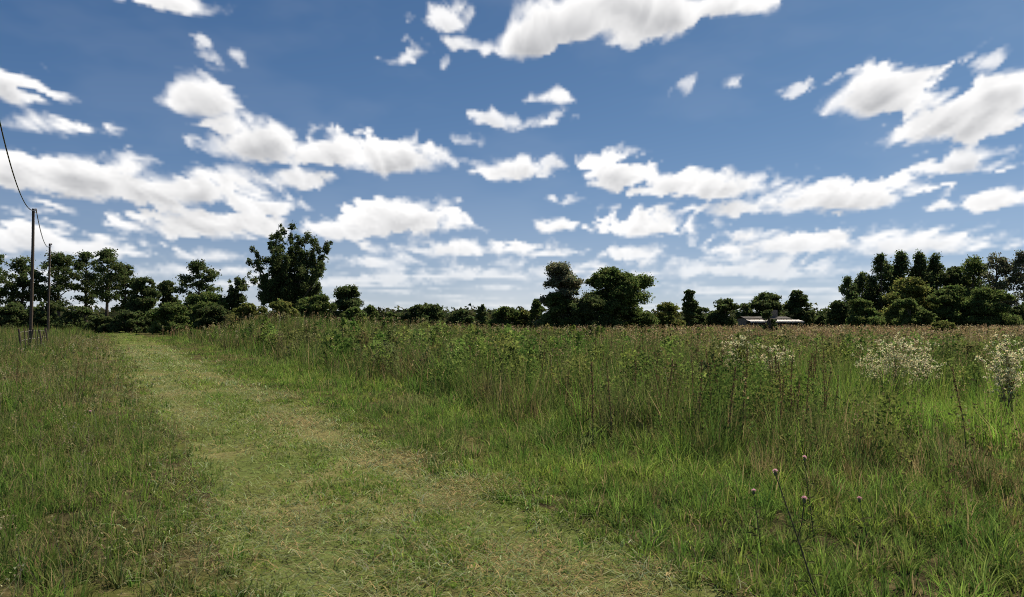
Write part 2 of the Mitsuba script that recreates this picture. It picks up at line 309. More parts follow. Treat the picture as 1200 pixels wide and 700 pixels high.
        for i in range(34):
            f = rng.uniform(.3, 1); a = rng.random() * 2 * PI
            wide = W / 2 * (1 - .55 * max(0, (f - .55) / .45)); r = W * rng.uniform(.09, .15)
            rr = max(wide - r, .1) * math.sqrt(rng.random())
            c = at(P, f * H * .95) + [math.cos(a) * rr, math.sin(a) * rr, 0]; c[2] = z0 + f * H - r * .6
            limb(at(P, f * H * .7), c, .06, .02, .25)
            for j in range(3): lobes.append((c - [0, 0, r * j * .9], np.array([r * (1 - .2 * j), r * (1 - .2 * j), r * .8])))
    C, N = lobe_cloud(rng, lobes, s, cover)
    keep = (C[:, 2] > z0 + .1) & (n2(C[:, 0] + C[:, 1] * .7, C[:, 2] * 1.2, 1.3, 3) > .34)
    return join(wood), C[keep], N[keep]

TREES = 0
def tree(name, kind, px, top, width, Y, col, label, cat='tree', group=None, cover=1.0, leaf=1.0, mat='bark', depth=1.0):
    """A tree at its own distance Y; px, top and width give its bearing and size as measured on the photograph (1200 wide)."""
    global TREES
    TREES += 1
    rng = np.random.default_rng(500 + TREES)
    H, W = EYE + (378 - top) / 924 * Y, width / 924 * Y
    x = (px - 600) / 924 * Y
    H -= float(terrain(x, Y))
    s = .00185 * Y * leaf
    wood, C, N = make_tree(kind, x, Y, H, W, rng, col, s, cover)
    key = numbered(name)
    say(key, label, cat, group)
    part(key, 'trunk', wood, mat, smooth=True)
    V, F = leaf_tris(C, N, s * (.7 + .6 * rng.random(len(C))), rng)
    big = n2(C[:, 0] + C[:, 2], C[:, 1], .35, TREES)
    c = tint(rng, len(C), col, .22) * (.75 + .5 * big)[:, None]
    part(key, 'crown', (V, F), 'leaf', color=np.repeat(c, 3, 0))
    return key

PINE, OLIVE, MID, FRESH, GREY = (.082, .118, .048), (.150, .180, .056), (.102, .150, .050), (.085, .110, .032), (.14, .160, .10)
# left group behind the poles
tree('pine_tree', 'pine', -3, 300, 44, 122, PINE, 'tall pine at the left edge of the picture, half cut off')
tree('pine_tree', 'pine', 26, 304, 48, 126, PINE, 'dark pine between the left edge and the nearer utility pole')
tree('pine_tree', 'pine', 70, 297, 56, 128, PINE, 'broad pine with bare trunk just right of the farther utility pole', cover=.9)
tree('pine_tree', 'pine', 101, 296, 40, 131, PINE, 'slim tall pine, second one left of the track end, beside the tallest pine', cover=.9)
tree('pine_tree', 'pine', 124, 292, 46, 128, PINE, 'tallest pine of the left group with open clumps and bare trunk', cover=.85)
tree('pine_tree', 'pine', 146, 311, 42, 132, PINE, 'shorter pine with a sloping top right of the tallest pine', cover=.85)
tree('evergreen_tree', 'broad', 168, 321, 50, 118, PINE, 'dark rounded evergreen foliaged to the ground right of the pines', cover=1.2)
tree('evergreen_tree', 'broad', 196, 326, 34, 124, PINE, 'small dark tree between the rounded evergreen and the domed pine')
tree('pine_tree', 'pine', 232, 308, 50, 116, PINE, 'domed pine standing alone left of the big many-stemmed tree', cover=1.0)
tree('evergreen_tree', 'broad', 237, 336, 58, 112, MID, 'dark bushy tree under the domed pine', cover=1.1)
tree('evergreen_tree', 'broad', 278, 321, 38, 114, PINE, 'uneven tree touching the left side of the big many-stemmed tree', cover=.9)
tree('poplar_tree', 'plume', 338, 262, 96, 108, PINE, 'big dark many-stemmed tree with upright plumes, tallest tree of the scene', cover=1.3, leaf=.9)
tree('evergreen_tree', 'broad', 407, 331, 46, 104, PINE, 'round dark tree right of the big many-stemmed tree', cover=1.1)
# understorey at the left
for px, top, w, Y, lab in ((12, 352, 50, 112, 'dark shrub under the pine at the left edge'), (52, 350, 44, 114, 'dark shrub behind the two utility poles'),
                          (88, 356, 40, 112, 'dark shrub under the pines left of the track end'), (118, 368, 44, 108, 'low shrub closing off the end of the track'), (150, 362, 50, 108, 'low shrub right of the track end')):
    tree('shrub', 'bush', px, top, w, Y, PINE, lab, 'shrub', cover=1.3)
for px, top, w, Y, col, lab in ((290, 352, 60, 92, OLIVE, 'olive green shrub under the left side of the big many-stemmed tree'), (330, 350, 58, 84, OLIVE, 'yellowish green shrub directly below the big many-stemmed tree'),
                               (368, 342, 62, 88, MID, 'dark arching shrub below the right side of the big many-stemmed tree'), (200, 352, 60, 96, MID, 'dark shrub below the small dark tree'),
                               (415, 358, 44, 92, MID, 'shrub in front of the round dark tree'), (250, 356, 50, 98, PINE, 'dark shrub below the domed pine')):
    tree('shrub', 'bush', px, top, w, Y, col, lab, 'shrub', cover=1.2)
# low hedge in the middle
for px, top, w, Y, col, lab in ((434, 357, 22, 108, MID, 'small shrub first in the low middle row from the left'), (458, 365, 34, 110, MID, 'lowest shrub of the middle row'),
                               (498, 352, 56, 104, PINE, 'wide spiky dark shrub left of the picture centre'), (541, 362, 36, 128, PINE, 'low dark shrub right of the wide spiky shrub'),
                               (592, 357, 44, 124, MID, 'greenish shrub in the middle row left of the pale tree of the middle pair'), (618, 362, 30, 124, OLIVE, 'pale shrub touching the greenish shrub'), (628, 350, 24, 120, MID, 'dark shrub at the foot of the pale tree of the middle pair')):
    tree('shrub', 'bush', px, top, w, Y, col, lab, 'shrub', cover=1.1)
tree('evergreen_tree', 'broad', 564, 356, 16, 170, PINE, 'tiny round distant tree at the picture centre')
# middle pair and the trees beside it
tree('willow_tree', 'broad', 659, 302, 62, 112, GREY, 'pale tree with sky gaps, left one of the middle pair', cover=.85)
tree('evergreen_tree', 'bush', 655, 338, 48, 110, MID, 'dark bush filling the foot of the pale tree of the middle pair', cover=1.1)
tree('broadleaf_tree', 'broad', 722, 305, 88, 112, MID, 'big rounded dark tree, right one of the middle pair', cover=1.25)
tree('shrub', 'bush', 690, 342, 50, 108, PINE, 'dark shrub filling the gap under the middle pair', 'shrub', cover=1.3)
tree('shrub', 'bush', 780, 351, 44, 118, OLIVE, 'lighter shrub right of the middle pair', 'shrub', cover=1.1)
tree('evergreen_tree', 'broad', 808, 339, 22, 130, PINE, 'slim small tree with a knobby top between the middle pair and the building')
tree('shrub', 'bush', 815, 355, 40, 134, PINE, 'dark shrub below the slim small tree', 'shrub', cover=1.2)
tree('broadleaf_tree', 'broad', 850, 347, 40, 132, PINE, 'round dark tree left of the low building', cover=1.2)
tree('broadleaf_tree', 'broad', 899, 340, 48, 172, PINE, 'spreading tree behind the left half of the low building', cover=1.0)
tree('broadleaf_tree', 'broad', 935, 339, 38, 172, PINE, 'dense tree behind the right half of the low building', cover=1.2)
tree('shrub', 'bush', 872, 354, 26, 170, PINE, 'dark shrub behind the left end of the low building', 'shrub', cover=1.2)
tree('shrub', 'bush', 960, 364, 30, 180, PINE, 'low dark shrub right of the low building', 'shrub', cover=1.2)
tree('conifer_bush', 'bush', 900, 362, 24, 62, PINE, 'dark upright bush standing in the field in front of the low building', 'bush', cover=1.3)
# right grove: spires behind, rounded trees in front
for px, top, w, Y, lab in ((994, 323, 40, 150, 'first pointed tree at the left end of the right grove'), (1012, 319, 40, 152, 'second pointed tree from the left in the right grove'),
                          (1033, 296, 50, 150, 'tall pointed tree, third from the left in the right grove'), (1058, 294, 50, 152, 'tallest pointed tree of the right grove, fourth from the left'),
                          (1079, 295, 46, 150, 'pointed tree of the right grove, fifth from the left'), (1099, 297, 46, 150, 'pointed tree of the right grove, last before its skyline drops')):
    tree('cypress_tree', 'spire', px, top, w, Y, PINE, lab, group=None, cover=1.15)
tree('cypress_tree', 'broad', 1121, 307, 50, 150, PINE, 'dark tree in the dip of the right grove skyline', cover=1.1)
tree('gum_tree', 'gum', 1145, 303, 50, 146, MID, 'open crowned gum tree, leftmost of the three speckled ones at right', cover=.8)
tree('gum_tree', 'gum', 1171, 299, 46, 142, GREY, 'open crowned gum tree, middle one of the three speckled ones at right', cover=.75)
tree('gum_tree', 'gum', 1198, 297, 48, 140, GREY, 'gum tree with pale trunk at the right edge of the picture', cover=.75, mat='pale_bark')
for px, top, w, Y, col, lab in ((981, 350, 32, 132, PINE, 'low rounded tree at the left foot of the right grove'), (1013, 347, 50, 126, MID, 'rounded tree second from the left at the foot of the right grove'),
                               (1061, 319, 60, 132, OLIVE, 'tall rounded olive tree in front of the pointed trees'), (1068, 346, 44, 122, MID, 'rounded tree below the tall olive tree'),
                               (1114, 330, 58, 128, MID, 'rounded tree right of the tall olive tree'), (1160, 333, 66, 124, MID, 'widest rounded tree at the foot of the gum trees'), (1200, 352, 40, 126, PINE, 'dark rounded tree cut by the right edge')):
    tree('rounded_tree', 'bush', px, top, w, Y, col, lab, cover=1.25)
tree('field_bush', 'bush', 1104, 373, 30, 58, OLIVE, 'round olive bush in the field in front of the right grove', 'bush', cover=1.3)

# distant belt of woodland on the horizon, reads as one mass
def belt():
    rng = np.random.default_rng(77)
    n = 1500
    az = np.radians(rng.uniform(-42, 42, n)); R = rng.uniform(300, 460, n)
    h = 4.2 + 4.5 * n2(az * 9, az * 0, 1.0, 5) + rng.normal(size=n) * .6
    C, N = [], []
    for a, r, hh in zip(az, R, h):
        m = 30
        d = unit(rng.normal(size=(m, 3)))
        C.append(np.array([math.sin(a) * r, math.cos(a) * r, hh * .5]) + d * [3.4, 3.4, hh * .5] * (rng.random((m, 1)) ** .4)); N.append(unit(d + rng.normal(size=(m, 3)) * .6))
    C, N = np.vstack(C), np.vstack(N)
    V, F = leaf_tris(C, N, .9 + .6 * rng.random(len(C)), rng)
    return (V, F), np.repeat(tint(rng, len(C), (.052, .066, .034), .2), 3, 0)
m, c = belt()
scene['distant_woodland'] = mikit.ply(m, 'leaf', color=c); say('distant_woodland', 'far-off belt of woodland along the horizon', 'woodland', kind='stuff')

# ------------------------------------------------------------------ low farm building
def farmhouse():
    Y = 150.0; X = lambda px: (px - 600) / 924 * Y
    k = numbered('farm_building'); say(k, 'low long farm building with white veranda roof behind the field', 'building')
    x0, x1 = X(874.5), X(926)
    part(k, 'wall', join([box(x0, x1, Y, Y + 6, 0, 2.15)]), 'plaster')
    e = .25
    roof = (np.array([[x0 - e, Y - .2, 2.16], [x1 + e, Y - .2, 2.16], [x1 + e, Y + 3, 2.55], [x0 - e, Y + 3, 2.55], [x0 - e, Y + 6.3, 2.16], [x1 + e, Y + 6.3, 2.16]]), np.array([[0, 1, 2, 3], [3, 2, 5, 4]]))
    part(k, 'roof', roof, 'grey_sheet')
    vx0, vx1 = X(873.5), X(935)
    V, F = box(vx0, vx1, Y - 3.2, Y - .3, 1.56, 1.62); V[(V[:, 1] > Y - 1), 2] += .30
    part(k, 'veranda_roof', (V, F), 'white_sheet')
    part(k, 'fascia', box(vx0, vx1, Y - 3.26, Y - 3.203, 1.42, 1.63), 'white_sheet')
    for i in range(6):
        xx = vx0 + .2 + (vx1 - vx0 - .4) * i / 5
        part(k, 'post', box(xx - .06, xx + .06, Y - 3.15, Y - 3.03, 0, 1.555), 'dark_paint')
    cx = X(909)
    part(k, 'chimney', box(cx - .75, cx + .75, Y + 1.2, Y + 2.2, 2.2, 3.8), 'plaster')
    part(k, 'door', box(X(895) - .45, X(895) + .45, Y - .05, Y - .004, 0, 1.75), 'dark_paint')
    for px in (881, 908, 919):
        w = part(k, 'window', box(X(px) - .5, X(px) + .5, Y - .04, Y - .004, .8, 1.6), 'dark_paint')
        scene[w + '__pane'] = mikit.ply(box(X(px) - .42, X(px) + .42, Y - .05, Y - .044, .88, 1.52), 'window_glass')
farmhouse()

# ------------------------------------------------------------------ utility poles, cable, fence
POLES = [(-15.3, 23.0, 0), (-26.0, 42.6, 0), (-36.6, 62.2, 0)]
POLE_H = 7.75
def pole(x, y, label):
    k = numbered('utility_pole'); say(k, label, 'utility pole', 'timber utility poles left of the track')
    z = float(terrain(x, y)); H = POLE_H
    t = np.linspace(0, 1, 9)
    part(k, 'post', tube(np.stack([x + .05 * np.sin(t * 2), y + 0 * t, z - .3 + (H + .3) * t], 1), .098 - .030 * t, 10), 'pole_timber', smooth=40)
    part(k, 'bracket', join([tube([[x, y, z + H - .22], [x + .2, y - .02, z + H - .22], [x + .2, y - .02, z + H - .1]], [.018] * 3, 6)]), 'galvanised')
    part(k, 'insulator', tube([[x + .2, y - .02, z + H - .12 + h] for h in (0, .03, .06, .09, .13)], [.035, .055, .035, .05, .025], 8), 'porcelain', smooth=True)
    return np.array([x + .2, y - .02, z + H - .03])
tips = [pole(*p[:2], l) for p, l in zip(POLES, ('timber utility pole just outside the left edge of the picture', 'taller looking nearer timber utility pole at left', 'shorter looking farther timber utility pole at left'))]
def sag(a, b, drop, n=24):
    t = np.linspace(0, 1, n)[:, None]; P = a + (b - a) * t; P[:, 2] -= (drop * 4 * t * (1 - t))[:, 0]; return P
for a, b, lab in ((tips[0], tips[1], 'black cable sagging from the picture edge to the nearer utility pole'), (tips[1], tips[2], 'black cable sagging between the two utility poles')):
    k = numbered('overhead_cable'); scene[k] = mikit.ply(tube(sag(a, b, .95), [.022] * 24, 6), 'dark_rubber', smooth=True); say(k, lab, 'cable')
def fence():
    rng = np.random.default_rng(9)
    k = numbered('wire_fence'); say(k, 'old wire fence with dark timber posts at the left edge', 'fence')
    u0 = -3.0; pts = []
    for i, v in enumerate(np.arange(36.5, 52, 1.7)):
        x, y = DY * u0 + DX * v, -DX * u0 + DY * v; z = float(terrain(x, y)); h = 1.18 + .12 * rng.random(); r = .024 + .018 * (i % 3 == 0)
        part(k, 'post', tube([[x, y, z - .2], [x + .03 * rng.normal(), y, z + h * .5], [x + .05 * rng.normal(), y, z + h]], [r, r * .95, r * .85], 7), 'pole_timber', smooth=40)
        pts.append([x, y, z])
    pts = np.array(pts)
    for h in (.45, .8, 1.15):
        part(k, 'wire', tube(pts + [0, -.06, h], [.004] * len(pts), 4), 'galvanised')
fence()

# ------------------------------------------------------------------ grass and weeds
def scatter(rng, dens, Y0, Y1, want, margin=1.6):
    xs, ys = [], []
    y = Y0
    while y < Y1:
        y2 = min(y * 1.12 + .05, Y1); a = .68 * y2 + margin
        n = int(dens((y + y2) / 2) * 2 * a * (y2 - y))
        px, py = rng.uniform(-a, a, n), rng.uniform(y, y2, n)
        k = rng.random(n) < want(px, py)
        xs.append(px[k]); ys.append(py[k]); y = y2
    return np.concatenate(xs), np.concatenate(ys)

def blades(rng, x, y, h, w, bend, seg, z=None, az=None):
    n = len(x); z = terrain(x, y) - .01 if z is None else z
    az = rng.uniform(0, 2 * PI, n) if az is None else az
    fa = rng.uniform(0, PI, n); S = np.stack([np.cos(fa), np.sin(fa), 0 * fa], 1) * (w / 2)[:, None]
    def mid(t):
        return np.stack([x + np.cos(az) * h * bend * t * t, y + np.sin(az) * h * bend * t * t, z + h * t * (1 - .38 * np.minimum(bend, 1.6) * t)], 1)
    cols = []
    for i in range(seg):
        t = i / seg * .92; P = mid(t); k = 1 - t ** 1.7 * .75
        cols += [P - S * k, P + S * k]
    cols.append(mid(1.0))
    V = np.stack(cols, 1); m = V.shape[1]
    tri = []
    for i in range(seg - 1): a = 2 * i; tri += [[a, a + 1, a + 3], [a, a + 3, a + 2]]
    a = 2 * (seg - 1); tri.append([a, a + 1, a + 2])
    F = (np.arange(n) * m)[:, None, None] + np.array(tri)[None]
    return V.reshape(-1, 3), F.reshape(-1, 3), m

TRI = {}
class Mass:
    """Collects blades, stems and seed heads of ONE kind of ground cover."""
    def __init__(s): s.V, s.F, s.C, s.at = [], [], [], 0
    def add(s, V, F, C):
        s.V.append(V); s.F.append(F + s.at); s.C.append(C); s.at += len(V)
    def blades(s, rng, x, y, h, w, bend, seg, col, **k):
        V, F, m = blades(rng, x, y, h, w, bend, seg, **k); s.add(V, F, np.repeat(col, m, 0))
    def leaves(s, rng, C, N, size, col, aspect=.4):
        V, F = leaf_tris(C, N, size, rng, aspect); s.add(V, F, np.repeat(col, 3, 0))
    def build(s, name, label, cat):
        k = numbered(name); F = np.vstack(s.F)
        scene[k] = mikit.ply((np.vstack(s.V), F), 'grass_blade', color=np.vstack(s.C)); TRI[k] = len(F); say(k, label, cat, kind='stuff')

def pick(rng, x, y, pal, f=.5, seed=0, jitter=.18):
    """Patchy natural colour: neighbouring blades tend to one entry of the palette."""
    n = len(x); t = np.clip(n2(x, y, f, seed) * 1.6 - .3 + rng.normal(size=n) * .28, 0, .999) * len(pal)
    i = np.clip(t.astype(int), 0, len(pal) - 1)
    c = np.asarray(pal)[i] * (1 + jitter * rng.normal(size=(n, 1))) * (1 + .07 * rng.normal(size=(n, 3)))
    return np.clip(c, .01, .9)
STRAW, PALE, TAN = (.36, .30, .165), (.46, .43, .30), (.24, .185, .10)
G1, G2, G3, G4, G5 = (.108, .195, .042), (.145, .240, .052), (.078, .142, .036), (.160, .205, .072), (.195, .290, .062)

def u_of(x, y): return across(x, y)
def path_mask(x, y):
    u, v = across(x, y), along(x, y)
    return smooth(-1.0, .2, u - edge_l(v)) * (1 - smooth(-.2, .55, u - edge_r(v)))

def tufts(M, rng, x, y, k, rad, h, w, bend, seg, col):
    """Grass grows in tufts: k blades leaning outward from each centre, one height and hue per tuft."""
    n = len(x); k = int(k); a = rng.uniform(0, 2 * PI, (n, k)); q = rng.random((n, k)) ** .6
    rad = np.broadcast_to(rad, (n,))[:, None]
    X, Y = (x[:, None] + rad * q * np.cos(a)).ravel(), (y[:, None] + rad * q * np.sin(a)).ravel()
    hh = (np.asarray(h)[:, None] * (.45 + .65 * rng.random((n, k))) * (1.1 - .3 * q)).ravel()
    b = ((.05 + q * bend) * (.4 + 1.2 * rng.random((n, k)))).ravel()
    c = np.repeat(col, k, 0) * (1 + .16 * rng.normal(size=(n * k, 1)))
    dead = rng.random(n * k) < .07; c[dead] = np.asarray(STRAW) * (.6 + .5 * rng.random((dead.sum(), 1)))
    M.blades(rng, X, Y, hh, w * (.6 + .8 * rng.random(n * k)), b, seg, np.clip(c, .01, .9), az=(a + rng.normal(size=(n, k)) * .5).ravel())

# the mown track
def mown():
    rng = np.random.default_rng(1); M = Mass()
    def rut(x, y): u = across(x, y); return np.exp(-((u - 1.3) / .34) ** 2) + np.exp(-((u - 2.75) / .34) ** 2)
    def dry(x, y): return smooth(.545, .68, n2(x, y, .8, 21) + .10 * np.exp(-((across(x, y) - 2.85) / .45) ** 2) * (1 - smooth(8, 20, y)) - .03) * (.35 + .65 * smooth(1.7, 2.4, across(x, y)))
    want = lambda x, y: path_mask(x, y) * (1 - .3 * np.clip(rut(x, y), 0, 1)) * (1 - .55 * dry(x, y)) * (.60 + .40 * smooth(.35, .6, n2(x, y, 1.9, 5)))
    for Y0, Y1, d, k, w, seg in ((2.6, 8, 135, 15, .0095, 2), (8, 16, 84, 13, .012, 2), (16, 40, 24, 11, .022, 1), (40, 110, 3.4, 9, .06, 1)):
        x, y = scatter(rng, lambda yy: d, Y0, Y1, want); n = len(x); ru = rut(x, y)
        h = (.04 + .075 * rng.random(n) ** 1.5 + .07 * smooth(.5, .68, n2(x, y, .9, 33))) * (1 - .55 * ru) * (1 + .015 * y)
        c = pick(rng, x, y, (G2, G5, G1, (.19, .26, .08), G2, G5, (.20, .25, .09)), .7, 41)
        pale = rng.random(n) < .75 * ru * smooth(.3, .55, n2(x, y, .35, 34)); c[pale] = np.asarray((.23, .31, .115)) * (1 + .15 * rng.normal(size=(pale.sum(), 1)))
        tufts(M, rng, x, y, k, .045 + .006 * Y0, h, w, 1.5, seg, c)
    M.build('mown_grass', 'short mown green grass growing on the track', 'grass')
    K = Mass()                                                             # cut grass left lying after mowing
    for Y0, Y1, d, s in ((2.6, 8, 1100, 1), (8, 18, 480, 1.4), (18, 50, 100, 3)):
        x, y = scatter(rng, lambda yy: d, Y0, Y1, lambda x, y: path_mask(x, y) * np.clip(.14 + .80 * dry(x, y) + .34 * rut(x, y) * smooth(.38, .58, n2(x, y, .45, 35)), 0, 1)); n = len(x); q = dry(x, y)
        c = pick(rng, x, y, ((.24, .31, .15), (.24, .27, .13), (.34, .40, .25), (.20, .27, .11), (.29, .34, .19)), 1.2, 44)
        st = rng.random(n) < .42 * q + .12 * rut(x, y); c[st] = np.asarray(STRAW) * (1 + .25 * rng.normal(size=(st.sum(), 1))) * [1, .97, .95]
        K.blades(rng, x, y, (.05 + .08 * rng.random(n)) * s ** .5, (.0045 + .0045 * rng.random(n)) * s, 1.4 + 1.2 * rng.random(n), 2, np.clip(c, .02, .8), z=terrain(x, y) + .01 + .05 * rng.random(n))
    K.build('grass_clippings', 'dry pale grass clippings lying on the mown track', 'grass clippings')
mown()

def verge():
    rng = np.random.default_rng(2); M = Mass()
    def wl(x, y):                                          # left of the track
        u, v = across(x, y), along(x, y); return 1 - smooth(-1.1, .5, u - edge_l(v))
    def wr(x, y):                                          # between track and tall weeds
        u, v = across(x, y), along(x, y); return smooth(-.4, .5, u - edge_r(v)) * (1 - smooth(-.2, 1.2, u - 5.9 - 1.6 * (n2(x, y, .35, 8) - .5)))
    for Y0, Y1, d, k, w, seg in ((2.4, 7, 125, 22, .007, 3), (7, 13, 84, 17, .009, 2), (13, 28, 27, 13, .017, 2), (28, 62, 6, 10, .036, 1), (62, 130, 1.3, 9, .08, 1)):
        x, y = scatter(rng, lambda yy: d, Y0, Y1, lambda x, y: wl(x, y) * (.62 + .38 * smooth(.38, .6, n2(x, y, .9, 15)))); n = len(x)
        far = smooth(.2, -2.2, across(x, y) - edge_l(along(x, y))); back = smooth(24, 30, y) * smooth(-1.2, -2.6, across(x, y))
        h = (.07 + .17 * rng.random(n) + .20 * far * rng.random(n) + .85 * back) * (.55 + .9 * n2(x, y, .8, 71))
        tufts(M, rng, x, y, k, .045 + .010 * Y0 * .6, h, w, .75, seg, pick(rng, x, y, (G2, G4, G1, (.19, .205, .085), G3, G4, G1, (.19, .185, .085)), .45, 42) * .88)
    M.build('verge_grass', 'knee high grass left of the mown track', 'grass')
    M = Mass()
    for Y0, Y1, d, k, w, seg in ((2.8, 8, 112, 25, .0075, 3), (8, 14, 70, 19, .009, 2), (14, 30, 26, 14, .017, 2), (30, 80, 4.6, 10, .04, 1)):
        x, y = scatter(rng, lambda yy: d, Y0, Y1, lambda x, y: wr(x, y) * (.66 + .34 * smooth(.38, .6, n2(x, y, .8, 16)))); n = len(x)
        t = smooth(3.3, 5.8, across(x, y))
        h = (.07 + .15 * rng.random(n) + .24 * t * rng.random(n)) * (.5 + 1.1 * n2(x, y, .9, 72))
        tufts(M, rng, x, y, k, .05 + .006 * Y0, h, w, .85, seg, pick(rng, x, y, (G5, G2, G1, G2, G3, G1, G4), .5, 43))
    M.build('verge_grass', 'fresh green grass between the mown track and the tall weeds', 'grass')
    # seeding stems over the left grass
    S = Mass()
    for Y0, Y1, d, wk in ((2.6, 9, 15, 1), (9, 25, 11, 1.6), (25, 60, 3, 3.5)):
        x, y = scatter(rng, lambda yy: d, Y0, Y1, lambda x, y: wl(x, y) * smooth(.42, .6, n2(x, y, .5, 19))); n = len(x)
        h = .40 + .35 * rng.random(n); az = rng.uniform(0, 2 * PI, n); b = .1 + .4 * rng.random(n)
        col = pick(rng, x, y, ((.27, .25, .13), (.33, .32, .20), (.21, .21, .10), (.20, .18, .10)), .5, 3)
        S.blades(rng, x, y, h, .004 * wk + 0 * h, b, 3, col, az=az)
        for j in range(9):
            t = .68 + .32 * rng.random(n)
            C = np.stack([x + np.cos(az) * h * b * t * t, y + np.sin(az) * h * b * t * t, terrain(x, y) + h * t * (1 - .38 * b * t)], 1) + rng.normal(size=(n, 3)) * .012 * wk
            S.leaves(rng, C, unit(rng.normal(size=(n, 3))), .012 * wk, col, .5)
    S.build('seeding_stems', 'thin dry seeding stems above the grass left of the track', 'grass')
verge()

